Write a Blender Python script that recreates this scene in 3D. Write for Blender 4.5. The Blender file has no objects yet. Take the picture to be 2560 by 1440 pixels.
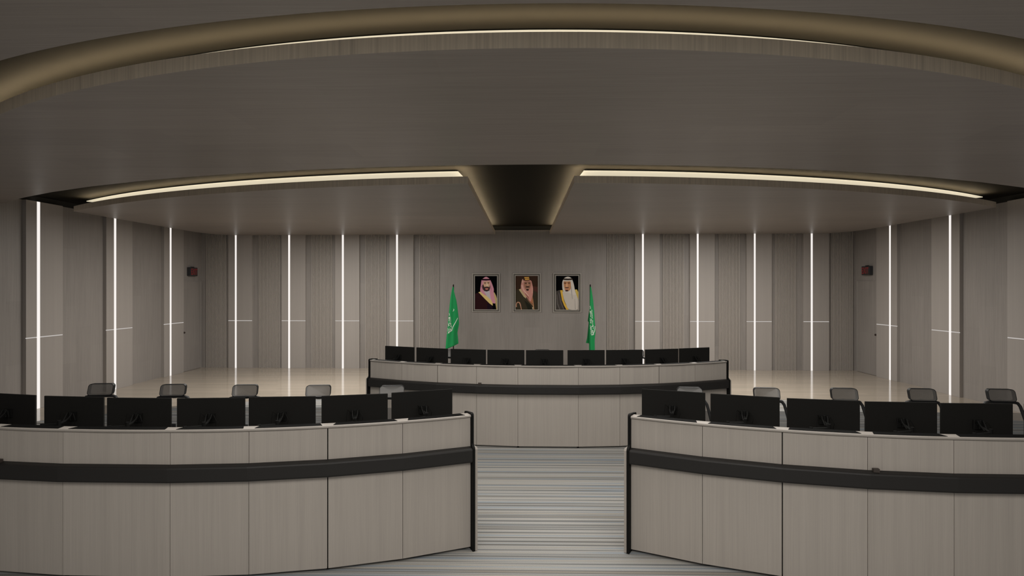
import bpy, bmesh, math, random
from math import sin, cos, pi, sqrt, atan2, hypot
from mathutils import Vector, Matrix

random.seed(7)
SC = bpy.context.scene
COL = SC.collection
PI = math.pi

# ------------------------------------------------------------------ camera
F, CX, CY, YAW, EYE = 1514.0, 1280.0, 720.0, 0.0198, 2.25
cam_d = bpy.data.cameras.new('camera')
cam_d.sensor_width = 36.0
cam_d.lens = F / 2560.0 * 36.0
cam_d.clip_start = 0.05
cam = bpy.data.objects.new('camera', cam_d)
COL.objects.link(cam)
cam.location = (0, 0, EYE)
cam.rotation_euler = (PI / 2, 0, YAW)
SC.camera = cam
CYW, SYW = cos(YAW), sin(YAW)


def at_depth(u, v, yc):
    """point of the room at depth yc along the view, from a place in the photo"""
    xc = (u - CX) / F * yc
    return Vector((xc * CYW - yc * SYW, xc * SYW + yc * CYW, EYE - (v - CY) / F * yc))


def on_plane(u, v, z):
    return at_depth(u, v, (EYE - z) * F / (v - CY))


def ray(u):
    a = (u - CX) / F
    return a * CYW - SYW, a * SYW + CYW


def wall_y(u, X):
    dx, dy = ray(u)
    return X / dx * dy


# ------------------------------------------------------------------ materials
def lin(c):
    c = c / 255.0
    return c / 12.92 if c <= 0.04045 else ((c + 0.055) / 1.055) ** 2.4


def L3(r, g, b, k=1.0):
    return (lin(r) * k, lin(g) * k, lin(b) * k)


MATS = {}


def new_mat(name):
    m = bpy.data.materials.new(name)
    m.use_nodes = True
    MATS[name] = m
    nt = m.node_tree
    return m, nt, nt.nodes['Principled BSDF']


def plain(name, col, rough=0.5, metal=0.0, spec=0.5, emit=0.0, ecol=None, noise=0.0):
    m, nt, b = new_mat(name)
    b.inputs['Base Color'].default_value = (*col, 1)
    b.inputs['Roughness'].default_value = rough
    b.inputs['Metallic'].default_value = metal
    b.inputs['Specular IOR Level'].default_value = spec
    if emit:
        b.inputs['Emission Color'].default_value = (*(ecol or col), 1)
        b.inputs['Emission Strength'].default_value = emit
    if noise:
        tc = nt.nodes.new('ShaderNodeTexCoord')
        n = nt.nodes.new('ShaderNodeTexNoise')
        n.inputs['Scale'].default_value = 40
        nt.links.new(tc.outputs['Object'], n.inputs['Vector'])
        mr = nt.nodes.new('ShaderNodeMapRange')
        mr.inputs['To Min'].default_value = max(0.02, rough - noise)
        mr.inputs['To Max'].default_value = rough + noise
        nt.links.new(n.outputs['Fac'], mr.inputs['Value'])
        nt.links.new(mr.outputs['Result'], b.inputs['Roughness'])
    return m


def wood(name, col, fine=(90, 90, 2.0), broad=(9, 9, 0.25), amp=0.22, amp2=0.14, rough=0.45, spec=0.35,
         plank=None, plank_amp=0.10, coarse=0.0):
    """wood grain: stretched noise in world space; plank = (axis a, size a, axis b, size b)"""
    m, nt, b = new_mat(name)
    N, Lk = nt.nodes, nt.links
    geo = N.new('ShaderNodeNewGeometry')

    def noise(scale, detail, rgh):
        mp = N.new('ShaderNodeMapping')
        mp.inputs['Scale'].default_value = scale
        Lk.new(geo.outputs['Position'], mp.inputs['Vector'])
        n = N.new('ShaderNodeTexNoise')
        n.inputs['Scale'].default_value = 1.0
        n.inputs['Detail'].default_value = detail
        n.inputs['Roughness'].default_value = rgh
        Lk.new(mp.outputs['Vector'], n.inputs['Vector'])
        return n.outputs['Fac'], mp

    def math_(op, a, bb, c=None):
        n = N.new('ShaderNodeMath')
        n.operation = op
        for i, x in enumerate((a, bb, c)):
            if x is None:
                continue
            if isinstance(x, (int, float)):
                n.inputs[i].default_value = x
            else:
                Lk.new(x, n.inputs[i])
        return n.outputs[0]
    f1, mp1 = noise(fine, 5, 0.6)
    f2, mp2 = noise(broad, 3, 0.55)
    v = math_('MULTIPLY_ADD', math_('SUBTRACT', f1, 0.5), amp * 2, 1.0)
    v = math_('ADD', v, math_('MULTIPLY', math_('SUBTRACT', f2, 0.5), amp2 * 2))
    if coarse:
        f3, _ = noise(tuple(x * 0.45 for x in fine), 6, 0.75)
        dark = math_('MULTIPLY', math_('MAXIMUM', math_('SUBTRACT', f3, 0.55), 0.0), coarse * 4)
        v = math_('SUBTRACT', v, dark)
    if plank:
        sep = N.new('ShaderNodeSeparateXYZ')
        Lk.new(geo.outputs['Position'], sep.inputs[0])
        a_, sa, b_, sb = plank
        ia = math_('FLOOR', math_('DIVIDE', sep.outputs[a_], sa), 0)
        off = math_('MULTIPLY', math_('FRACT', math_('MULTIPLY', ia, 0.37), 0), 1.0)
        ib = math_('FLOOR', math_('ADD', math_('DIVIDE', sep.outputs[b_], sb), off), 0)
        wn = N.new('ShaderNodeTexWhiteNoise')
        wn.noise_dimensions = '2D'
        cb = N.new('ShaderNodeCombineXYZ')
        Lk.new(ia, cb.inputs[0])
        Lk.new(ib, cb.inputs[1])
        Lk.new(cb.outputs[0], wn.inputs['Vector'])
        v = math_('ADD', v, math_('MULTIPLY', math_('SUBTRACT', wn.outputs['Value'], 0.5), plank_amp * 2))
    mul = N.new('ShaderNodeVectorMath')
    mul.operation = 'SCALE'
    mul.inputs[0].default_value = col
    Lk.new(v, mul.inputs['Scale'])
    Lk.new(mul.outputs[0], b.inputs['Base Color'])
    b.inputs['Roughness'].default_value = rough
    b.inputs['Specular IOR Level'].default_value = spec
    return m


def carpet_mat(name):
    m, nt, b = new_mat(name)
    N, Lk = nt.nodes, nt.links
    geo = N.new('ShaderNodeNewGeometry')

    def noise(scale, detail, rgh=0.5, off=(0, 0, 0)):
        mp = N.new('ShaderNodeMapping')
        mp.inputs['Scale'].default_value = scale
        mp.inputs['Location'].default_value = off
        Lk.new(geo.outputs['Position'], mp.inputs['Vector'])
        n = N.new('ShaderNodeTexNoise')
        n.inputs['Scale'].default_value = 1.0
        n.inputs['Detail'].default_value = detail
        n.inputs['Roughness'].default_value = rgh
        Lk.new(mp.outputs['Vector'], n.inputs['Vector'])
        return n.outputs['Fac']

    def ramp(fac, stops):
        r = N.new('ShaderNodeValToRGB')
        e = r.color_ramp.elements
        while len(e) < len(stops):
            e.new(0.5)
        for k, (p, c) in enumerate(stops):
            e[k].position = p
            e[k].color = (*c, 1)
        Lk.new(fac, r.inputs['Fac'])
        return r.outputs['Color']

    def mix(a, bb, fac, mode='MIX'):
        x = N.new('ShaderNodeMix')
        x.data_type = 'RGBA'
        x.blend_type = mode
        for s, val in (('A', a), ('B', bb)):
            sock = [i for i in x.inputs if i.name == s and i.type == 'RGBA'][0]
            if isinstance(val, tuple):
                sock.default_value = (*val, 1)
            else:
                Lk.new(val, sock)
        fs = [i for i in x.inputs if i.name == 'Factor' and i.type == 'VALUE'][0]
        if isinstance(fac, (int, float)):
            fs.default_value = fac
        else:
            Lk.new(fac, fs)
        return [o for o in x.outputs if o.type == 'RGBA'][0]
    beige, pale, blue, grey, dark, tan = (CARPET[k] for k in ('beige', 'pale', 'blue', 'grey', 'dark', 'tan'))
    wide = ramp(noise((0.05, 10.5, 0), 1.0, 0.5), [(0.30, tan), (0.35, grey), (0.41, dark), (0.445, grey), (0.465, pale), (0.515, beige), (0.55, pale), (0.575, grey), (0.605, dark), (0.635, grey), (0.66, beige)])
    thin = ramp(noise((0.45, 34, 0), 2.0, 0.6, (3, 7, 0)), [(0.30, blue), (0.42, pale), (0.50, grey), (0.58, tan), (0.70, beige)])
    col = mix(wide, thin, 0.24)
    blues = ramp(noise((0.30, 13, 0), 1.0, 0.5, (11, 2, 0)), [(0.58, (0, 0, 0)), (0.63, (1, 1, 1))])
    col = mix(col, blue, mix((0, 0, 0), blues, 0.6))
    fleck = ramp(noise((220, 220, 0), 2.0), [(0.32, (0.72, 0.72, 0.72)), (0.62, (1.12, 1.12, 1.12))])
    col = mix(col, fleck, 1.0, 'MULTIPLY')
    Lk.new(col, b.inputs['Base Color'])
    b.inputs['Roughness'].default_value = 0.95
    b.inputs['Specular IOR Level'].default_value = 0.1
    return m


def mesh_fabric(name, col, see):
    """dark net cloth: part see-through weave"""
    m, nt, b = new_mat(name)
    N, Lk = nt.nodes, nt.links
    b.inputs['Base Color'].default_value = (*col, 1)
    b.inputs['Roughness'].default_value = 0.25
    t = N.new('ShaderNodeBsdfTransparent')
    mx = N.new('ShaderNodeMixShader')
    mx.inputs[0].default_value = see
    out = N['Material Output']
    Lk.new(b.outputs[0], mx.inputs[1])
    Lk.new(t.outputs[0], mx.inputs[2])
    Lk.new(mx.outputs[0], out.inputs['Surface'])
    return m


K = 1.0
CARPET = dict(beige=(0.395, 0.370, 0.330), pale=(0.39, 0.40, 0.40), blue=(0.245, 0.295, 0.345), grey=(0.215, 0.215, 0.21),
              dark=(0.10, 0.10, 0.098), tan=(0.30, 0.268, 0.222))
M_WALL = wood('dark_wall_veneer', (0.285, 0.262, 0.245), fine=(55, 55, 1.6), broad=(5, 5, 0.3), amp=0.20, amp2=0.08,
              plank=(0, 0.42, 2, 1.15), plank_amp=0.05, coarse=0.25)
M_SIDE = wood('dark_side_veneer', (0.285, 0.262, 0.245), fine=(55, 55, 1.6), broad=(5, 5, 0.3), amp=0.20, amp2=0.08,
              plank=(1, 0.42, 2, 1.15), plank_amp=0.05, coarse=0.25)
M_PANEL = wood('pale_panel_veneer', (0.375, 0.345, 0.322), fine=(70, 70, 0.5), broad=(10, 10, 0.2), amp=0.07, amp2=0.05)
M_SLAT = wood('slat_veneer', (0.42, 0.385, 0.352), fine=(70, 70, 1.5), amp=0.08, amp2=0.05)
M_GROOVE = wood('groove_veneer', (0.18, 0.158, 0.143), fine=(70, 70, 1.5), amp=0.08, amp2=0.05)
M_CEIL = wood('ceiling_veneer', (0.275, 0.243, 0.219), fine=(1.6, 70, 70), broad=(0.35, 7, 7), amp=0.24, amp2=0.10, rough=0.38,
              plank=(1, 0.62, 0, 2.6), plank_amp=0.05, spec=0.28)
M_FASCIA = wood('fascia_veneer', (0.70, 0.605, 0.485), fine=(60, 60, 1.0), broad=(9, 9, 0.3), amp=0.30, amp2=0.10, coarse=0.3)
M_DESK = wood('desk_veneer', (0.40, 0.362, 0.325), fine=(120, 120, 1.6), broad=(16, 16, 0.22), amp=0.13, amp2=0.11, rough=0.5, coarse=0.10)
M_LEDGE = wood('ledge_veneer', (0.37, 0.337, 0.305), fine=(6, 90, 90), broad=(2, 10, 10), amp=0.06, amp2=0.05, rough=0.45)
M_FLOOR = wood('oak_floor', (0.415, 0.358, 0.288), fine=(1.2, 45, 1), broad=(0.35, 6, 1), amp=0.07, amp2=0.10, rough=0.10,
               spec=0.36, plank=(1, 0.19, 0, 1.9), plank_amp=0.05)
M_CARPET = carpet_mat('striped_carpet')
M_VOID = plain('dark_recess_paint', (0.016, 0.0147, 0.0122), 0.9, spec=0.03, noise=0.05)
M_BLACKTOP = plain('black_wall_paint', (0.012, 0.012, 0.011), 0.8, noise=0.05)
M_BELT = plain('black_belt_laminate', (0.0195, 0.018, 0.017), 0.5, spec=0.3, noise=0.05)
M_EDGE = plain('black_edge', (0.0062, 0.0060, 0.0055), 0.6, spec=0.12, noise=0.05)
M_INSERT = plain('black_ledge_insert', (0.0035, 0.0034, 0.0032), 0.7, spec=0.05, noise=0.05)
M_CORE = plain('dark_carcass', (0.02, 0.018, 0.016), 0.8, noise=0.05)
M_MON = plain('monitor_black', (0.0155, 0.0150, 0.0138), 0.8, spec=0.12, noise=0.06)
M_SCREEN = plain('screen_glass', (0.006, 0.006, 0.007), 0.12, noise=0.03)
M_ARM = plain('monitor_arm_grey', (0.0095, 0.0095, 0.009), 0.65, spec=0.12, noise=0.05)
M_CHAIR = plain('chair_black_plastic', (0.014, 0.0145, 0.0155), 0.4, noise=0.06)
M_CHFRAME = plain('chair_grey_frame', (0.011, 0.0115, 0.0125), 0.5, spec=0.2, noise=0.05)
M_CLOTHSEAT = plain('chair_seat_fabric', (0.03, 0.031, 0.034), 0.9, noise=0.05)
M_NET = mesh_fabric('chair_net', (0.085, 0.080, 0.075), 0.14)
M_NETD = mesh_fabric('chair_back_net', (0.040, 0.043, 0.048), 0.45)
M_CHROME = plain('chrome', (0.6, 0.6, 0.6), 0.15, 1.0, noise=0.03)
M_WHITE = plain('light_strip_glow', (0.05, 0.05, 0.05), 0.5, emit=1.0, ecol=(0.92, 0.87, 0.83))
M_LINE = plain('thin_line_glow', (0.05, 0.05, 0.05), 0.5, emit=0.55, ecol=(0.92, 0.87, 0.83))
M_COVE = plain('cove_strip_glow', (0.05, 0.05, 0.05), 0.5, emit=0.72, ecol=(0.93, 0.82, 0.60))
M_UP = plain('cove_uplight_glow', (0.8, 0.7, 0.5), 0.5, emit=64.0, ecol=(1.0, 0.80, 0.52))
M_DOOREDGE = plain('door_edge_metal', (0.45, 0.43, 0.41), 0.35, 0.4, noise=0.05)
M_KNOB = plain('door_knob_bronze', (0.05, 0.03, 0.025), 0.35, 0.6, noise=0.05)
M_SIGN = plain('exit_sign_case', (0.03, 0.031, 0.035), 0.4, noise=0.05)
M_SIGNF = plain('exit_sign_face', (0.045, 0.038, 0.035), 0.45, noise=0.05)
M_RED = plain('exit_red', (0.30, 0.024, 0.032), 0.4, noise=0.05)
M_POLE = plain('flag_pole_black', (0.012, 0.011, 0.010), 0.35, noise=0.05)
M_GREEN = plain('flag_green_cloth', (0.0, 0.285, 0.075), 0.75, noise=0.05)
M_FWHITE = plain('flag_white_print', (0.80, 0.88, 0.80), 0.75, noise=0.05)
M_FRAMEL = plain('frame_pale_moulding', (0.44, 0.41, 0.37), 0.45, noise=0.05)
M_FRAMED = wood('frame_dark_moulding', (0.115, 0.105, 0.092), fine=(60, 60, 20), amp=0.15)
M_BOXBROWN = plain('small_box_brown', (0.045, 0.034, 0.028), 0.6, noise=0.05)


# ------------------------------------------------------------------ mesh helpers
class MB:
    def __init__(s):
        s.v, s.f, s.m = [], [], []

    def add(s, verts, faces, mi=0):
        o = len(s.v)
        s.v += [tuple(x) for x in verts]
        s.f += [tuple(i + o for i in q) for q in faces]
        s.m += [mi] * len(faces)
        return s

    def box(s, c, d, rz=0.0, mi=0, M=None):
        hx, hy, hz = d[0] / 2, d[1] / 2, d[2] / 2
        R = M if M is not None else Matrix.Rotation(rz, 3, 'Z')
        c = Vector(c)
        vs = [c + R @ Vector((x, y, z)) for z in (-hz, hz) for y in (-hy, hy) for x in (-hx, hx)]
        return s.add(vs, [(0, 2, 3, 1), (4, 5, 7, 6), (0, 1, 5, 4), (2, 6, 7, 3), (0, 4, 6, 2), (1, 3, 7, 5)], mi)

    def prism(s, poly, z0, z1, mi=0, side_mi=None):
        n = len(poly)
        vs = [(p[0], p[1], z0) for p in poly] + [(p[0], p[1], z1) for p in poly]
        s.add(vs, [tuple(range(n - 1, -1, -1)), tuple(range(n, 2 * n))], mi)
        o = len(s.v) - 2 * n
        for i in range(n):
            j = (i + 1) % n
            s.f.append((o + i, o + j, o + n + j, o + n + i))
            s.m.append(mi if side_mi is None else side_mi)
        return s

    def rings(s, rings, closed_ring=True, cap=True, mi=0):
        n = len(rings[0])
        vs = [p for r in rings for p in r]
        fs = []
        for a in range(len(rings) - 1):
            for i in range(n if closed_ring else n - 1):
                j = (i + 1) % n
                fs.append((a * n + i, a * n + j, (a + 1) * n + j, (a + 1) * n + i))
        if cap and closed_ring:
            fs.append(tuple(range(n - 1, -1, -1)))
            fs.append(tuple(range((len(rings) - 1) * n, len(rings) * n)))
        return s.add(vs, fs, mi)

    def tube(s, pts, r, n=8, closed=False, mi=0):
        pts = [Vector(p) for p in pts]
        m = len(pts)
        rr = r if isinstance(r, (list, tuple)) else [r] * m
        rings = []
        ref = None
        for i in range(m):
            a = pts[(i - 1) % m] if (closed or i > 0) else pts[i]
            b = pts[(i + 1) % m] if (closed or i < m - 1) else pts[i]
            t = (b - a).normalized()
            if ref is None:
                ref = t.orthogonal().normalized()
            ref = (ref - t * ref.dot(t))
            if ref.length < 1e-5:
                ref = t.orthogonal()
            ref.normalize()
            w = t.cross(ref)
            rings.append([pts[i] + rr[i] * (cos(2 * PI * k / n) * ref + sin(2 * PI * k / n) * w) for k in range(n)])
        if closed:
            rings.append(rings[0])
        return s.rings(rings, cap=not closed, mi=mi)

    def cyl(s, c, r, h, n=20, mi=0, r2=None):
        c = Vector(c)
        r2 = r if r2 is None else r2
        return s.rings([[c + Vector((r * cos(2 * PI * k / n), r * sin(2 * PI * k / n), 0)) for k in range(n)],
                        [c + Vector((r2 * cos(2 * PI * k / n), r2 * sin(2 * PI * k / n), h)) for k in range(n)]], mi=mi)

    def ball(s, c, r, n=10, sz=1.0, mi=0):
        c = Vector(c)
        rings = []
        for a in range(1, n):
            t = PI * a / n
            rings.append([c + Vector((r * sin(t) * cos(2 * PI * k / (2 * n)), r * sin(t) * sin(2 * PI * k / (2 * n)), -r * sz * cos(t)))
                          for k in range(2 * n)])
        return s.rings(rings, mi=mi)

    def build(s, name, mats, parent=None, smooth=False, bevel=0.0, loc=None):
        me = bpy.data.meshes.new(name)
        me.from_pydata(s.v, [], s.f)
        mats = mats if isinstance(mats, (list, tuple)) else [mats]
        for mm in mats:
            me.materials.append(mm)
        for p, i in zip(me.polygons, s.m):
            p.material_index = i
            p.use_smooth = smooth
        bm = bmesh.new()
        bm.from_mesh(me)
        bmesh.ops.remove_doubles(bm, verts=bm.verts, dist=1e-5)
        bmesh.ops.recalc_face_normals(bm, faces=bm.faces)
        if bevel:
            bmesh.ops.bevel(bm, geom=[e for e in bm.edges if e.is_manifold and e.calc_face_angle(0) > 0.5],
                            offset=bevel, segments=2, affect='EDGES', profile=0.6)
        bm.to_mesh(me)
        bm.free()
        o = bpy.data.objects.new(name, me)
        COL.objects.link(o)
        if parent is not None:
            o.parent = parent
        if loc is not None:
            o.location = loc
        return o


def tag(o, label=None, cat=None, group=None, kind=None):
    if label:
        o['label'] = label
    if cat:
        o['category'] = cat
    if group:
        o['group'] = group
    if kind:
        o['kind'] = kind
    return o


def struct(o):
    o['kind'] = 'structure'
    return o


def empty(name, loc=(0, 0, 0), rz=0.0):
    o = bpy.data.objects.new(name, None)
    o.empty_display_size = 0.1
    COL.objects.link(o)
    o.location = loc
    o.rotation_euler = (0, 0, rz)
    return o


def copy_tree(o, parent=None):
    c = o.copy()
    COL.objects.link(c)
    c.parent = parent
    for ch in list(KIDS(o)):
        copy_tree(ch, c)
    return c


def KIDS(o):
    return [x for x in COL.objects if x.parent is o]


# ------------------------------------------------------------------ room measures
ZC = 3.733           # underside of the dropped ceiling panels
ZT = ZC + 0.10       # their top
ZR = 3.969           # underside of the dark slab above
ZW = 3.86            # top of the wall panelling
XLP, XRP = -9.065, 8.953          # faces of the raised wall panels
PROUD = 0.072
XL, XR = XLP - PROUD, XRP + PROUD  # faces of the side walls
YB0 = -3.2                        # behind the camera


def yback(x, off=0.0):
    return 16.768 - 0.0154 * x + off


def xback(u):
    """where a vertical line of the photo meets the back wall"""
    dx, dy = ray(u)
    t = 16.768 / (dy + 0.0154 * dx)
    return t * dx


BROT = atan2(-0.0154, 1.0)


def circ_y(c, R, x):
    return c[1] - sqrt(max(0.0, R * R - (x - c[0]) ** 2))


# ------------------------------------------------------------------ floor, carpet
CARC, CARR = (0.30, 0.30), 12.95
mb = MB()
mb.prism([(XL - 0.2, YB0), (XR + 0.2, YB0), (XR + 0.2, 17.2), (XL - 0.2, 17.2)], -0.12, 0.0)
struct(mb.build('floor', M_FLOOR))
pts = [(XL, YB0), (XR, YB0)]
n = 48
a0 = math.acos((XR - CARC[0]) / CARR)
a1 = math.acos((XL - CARC[0]) / CARR)
for i in range(n + 1):
    a = a0 + (a1 - a0) * i / n
    pts.append((CARC[0] + CARR * cos(a), CARC[1] + CARR * sin(a)))
carpet = MB().prism(pts, 0.0005, 0.003).build('carpet', M_CARPET)
tag(carpet, 'grey, blue and beige striped carpet under the three curved consoles', 'carpet')

# ------------------------------------------------------------------ walls
struct(MB().prism([(XL - 0.25, YB0), (XL, YB0), (XL, yback(XL, PROUD)), (XL - 0.25, yback(XL, PROUD + .3))], 0, ZW).build('wall_left', M_SIDE))
struct(MB().prism([(XR, YB0), (XR + 0.25, YB0), (XR + 0.25, yback(XR, PROUD + .3)), (XR, yback(XR, PROUD))], 0, ZW).build('wall_right', M_SIDE))
struct(MB().prism([(XL - 0.25, yback(XL, PROUD)), (XR + 0.25, yback(XR, PROUD)), (XR + 0.25, yback(XR, PROUD + .3)),
                   (XL - 0.25, yback(XL, PROUD + .3))], 0, ZW).build('wall_back', M_WALL))
# painted black band between the panelling and the slab
struct(MB().prism([(XL - 0.25, YB0), (XL - .012, YB0), (XL - .012, yback(XL, PROUD)), (XL - 0.25, yback(XL, PROUD + .3))], ZW, ZR + .1).build('trim_1', M_BLACKTOP))
struct(MB().prism([(XR + .012, YB0), (XR + 0.25, YB0), (XR + 0.25, yback(XR, PROUD + .3)), (XR + .012, yback(XR, PROUD))], ZW, ZR + .1).build('trim_2', M_BLACKTOP))
struct(MB().prism([(XL - 0.25, yback(XL, PROUD + .012)), (XR + 0.25, yback(XR, PROUD + .012)), (XR + 0.25, yback(XR, PROUD + .3)),
                   (XL - 0.25, yback(XL, PROUD + .3))], ZW, ZR + .1).build('trim_3', M_BLACKTOP))

# ------------------------------------------------------------------ ceiling
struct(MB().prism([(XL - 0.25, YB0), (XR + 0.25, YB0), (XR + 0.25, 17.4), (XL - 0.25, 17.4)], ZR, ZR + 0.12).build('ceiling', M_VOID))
OUT_C, OUT_R = (0.055, 11.836), 8.678
MN_C, MN_R = (0.066, 12.11), 8.365
MF_C, MF_R = (0.155, 22.531), 15.254
BN_C, BN_R = (0.142, 23.09), 14.545


def circ_pts(c, R, x0, x1, n):
    """points along the near side of a circle, evenly by angle, from x0 to x1"""
    t0, t1 = math.asin(max(-1, min(1, (x0 - c[0]) / R))), math.asin(max(-1, min(1, (x1 - c[0]) / R)))
    return [(c[0] + R * sin(t0 + (t1 - t0) * i / n), c[1] - R * cos(t0 + (t1 - t0) * i / n)) for i in range(n + 1)]


# each part is laid out as matching rows of points: nearer edge and farther edge
def slab_strip(A, B, z0, z1):
    n = len(A)
    mb = MB()
    vs = [(p[0], p[1], z) for z in (z0, z1) for row in (A, B) for p in row]
    caps, side = [], []
    for i in range(n - 1):
        caps += [(i, i + 1, n + i + 1, n + i), (2 * n + i, 3 * n + i, 3 * n + i + 1, 2 * n + i + 1)]
        side += [(i, i + 1, 2 * n + i + 1, 2 * n + i), (n + i, n + i + 1, 3 * n + i + 1, 3 * n + i)]
    side += [(0, n, 3 * n, 2 * n), (n - 1, 2 * n - 1, 4 * n - 1, 3 * n - 1)]
    mb.v, mb.f, mb.m = vs, caps + side, [0] * len(caps) + [1] * len(side)
    return mb


# front part: everything nearer than the first lit slot
edge = [(XL, 7.3)] + circ_pts(OUT_C, OUT_R, -5.2, 5.3, 72) + [(XR, 7.3)]
struct(slab_strip([(p[0], YB0) for p in edge], edge, ZC, ZT).build('ceiling', [M_CEIL, M_FASCIA]))
# middle part: between the two slots
near = circ_pts(MN_C, MN_R, -5.3, 5.4, 72)
near = [(XL + .02, 8.0), (-8.2, 7.5), (-7.3, 6.95), (-6.3, 6.35)] + near + [(6.4, 6.35), (7.3, 6.9), (8.1, 7.4), (XR - .02, 8.0)]
struct(slab_strip(near, [(p[0], circ_y(MF_C, MF_R, p[0])) for p in near], ZC, ZT).build('ceiling', [M_CEIL, M_FASCIA]))
# two rear parts beside the dark gap
GL, GR = -0.797, 0.707
SL, SR = -8.715, 8.69


def rear(x_in, x_out):
    sgn = 1 if x_out > x_in else -1
    A, B = [], []
    r = 0.75
    for p in circ_pts(BN_C, BN_R, x_in, x_out - sgn * r, 34):
        A.append(p)
        B.append((p[0], yback(p[0])))
    for k in range(1, 11):
        a = (PI / 2) * k / 10
        x = x_out - sgn * r * (1 - sin(a))
        A.append((x, circ_y(BN_C, BN_R, x)))
        B.append((x, yback(x) - (r + .35) * (1 - cos(a))))
    return A, B


for xi, xo in ((GL, SL), (GR, SR)):
    struct(slab_strip(*rear(xi, xo), ZC, ZT).build('ceiling', [M_CEIL, M_FASCIA]))


# lit strips in the slots
def band(c, R, x0, x1, w, z, n=60, h=0.012, side=1):
    """flat strip lying along a circle, w wide, toward the centre"""
    a = circ_pts(c, R, x0, x1, n)
    b = [(c[0] + (R - w) / R * (p[0] - c[0]), c[1] + (R - w) / R * (p[1] - c[1])) for p in a]
    vs, fs = [], []
    for zz in (z, z + h):
        vs += [(p[0], p[1], zz) for p in a] + [(p[0], p[1], zz) for p in b]
    m = n + 1
    for i in range(n):
        fs += [(i, i + 1, m + i + 1, m + i), (2 * m + i, 3 * m + i, 3 * m + i + 1, 2 * m + i + 1),
               (i, 2 * m + i, 2 * m + i + 1, i + 1), (m + i, m + i + 1, 3 * m + i + 1, 3 * m + i)]
    fs += [(0, m, 3 * m, 2 * m), (n, 2 * m + n, 3 * m + n, m + n)]
    return vs, fs


def cove(name, label, group, segs, uplights):
    root = empty(name, (0, 0, ZR))
    tag(root, label, 'light', group)
    c, R, x0, x1, w = segs
    vs, fs = band(c, R, x0, x1, w, 3.930 - ZR)
    MB().add(vs, fs).build('diffuser', M_COVE, root)
    vs, fs = band(c, R - .06, x0 + .05, x1 - .05, w - .10, 3.942 - ZR, h=ZR - 3.942 - .001)
    MB().add(vs, fs).build('mounting_channel', M_CORE, root)
    mb = MB()
    for q in uplights:
        mb.add(*q)
    mb.build('uplight_tape', M_UP, root)
    return root


def up_band(c, R, x0, x1):
    return band(c, R - 0.05, x0, x1, 0.03, ZT + .0005 - ZR, h=.0015)


def up_line(x, y0, y1):
    mb = MB().box((x, (y0 + y1) / 2, ZT + .00125 - ZR), (0.03, y1 - y0, .0015))
    return mb.v, mb.f


cove('cove_light', 'long warm light strip in the front ceiling slot above the near consoles', 'curved ceiling cove lights',
     ((MN_C, MN_R - .225, -5.1, 5.2, .09)), [up_band(MN_C, MN_R, -5.25, 5.35)])
cove('cove_light', 'curved warm light strip in the rear ceiling slot, left of the dark centre gap', 'curved ceiling cove lights',
     ((BN_C, BN_R - .17, -8.50, -.955, .44)), [up_band(BN_C, BN_R, -8.35, GL - .03), up_line(GL - .065, 8.62, 16.5)])
cove('cove_light', 'curved warm light strip in the rear ceiling slot, right of the dark centre gap', 'curved ceiling cove lights',
     ((BN_C, BN_R - .17, .86, 8.50, .44)), [up_band(BN_C, BN_R, GR + .03, 8.35), up_line(GR + .065, 8.62, 16.5)])

# ------------------------------------------------------------------ raised wall panels with light strips
ORD = ['leftmost', 'second', 'third', 'fourth', 'fifth', 'sixth', 'seventh', 'rightmost']
ZLINE = 1.332


def wall_panel(org, ex, en, w, s0, s1, label, h=ZW):
    """org: foot at one edge on the wall face; ex along the wall, en out of it"""
    ang = atan2(ex[1], ex[0])
    root = empty('wall_panel', (org[0], org[1], 0.0), ang)
    tag(root, label, 'wall panel', 'pale wall panels with light strips')
    sg = 1 if (cos(ang) * en[1] - sin(ang) * en[0]) > 0 else -1     # out direction in local y
    d = PROUD

    def bx(x0, x1, y0, y1, z0, z1):
        return MB().box(((x0 + x1) / 2, sg * (y0 + y1) / 2, (z0 + z1) / 2), (x1 - x0, y1 - y0, z1 - z0))
    b = MB()
    for x0, x1 in ((0, s0), (s1, w)):
        q = bx(x0, x1, 0.0005, d, 0.001, ZLINE - .009)
        b.add(q.v, q.f)
        q = bx(x0, x1, 0.0005, d, ZLINE + .009, h)
        b.add(q.v, q.f)
        q = bx(x0, x1, 0.0005, d - .012, ZLINE - .009, ZLINE + .009)
        b.add(q.v, q.f)
    b.build('board', M_PANEL, root)
    bx(s0 + .001, s1 - .001, 0.0005, d - .001, 0.001, h).build('light_strip', M_WHITE, root)
    ln = MB()
    for x0, x1 in ((0.001, s0 - .001), (s1 + .001, w - .001)):
        q = bx(x0, x1, d - .0115, d - .002, ZLINE - .008, ZLINE + .008)
        ln.add(q.v, q.f)
    ln.build('horizontal_light_line', M_LINE, root)
    return root


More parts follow.
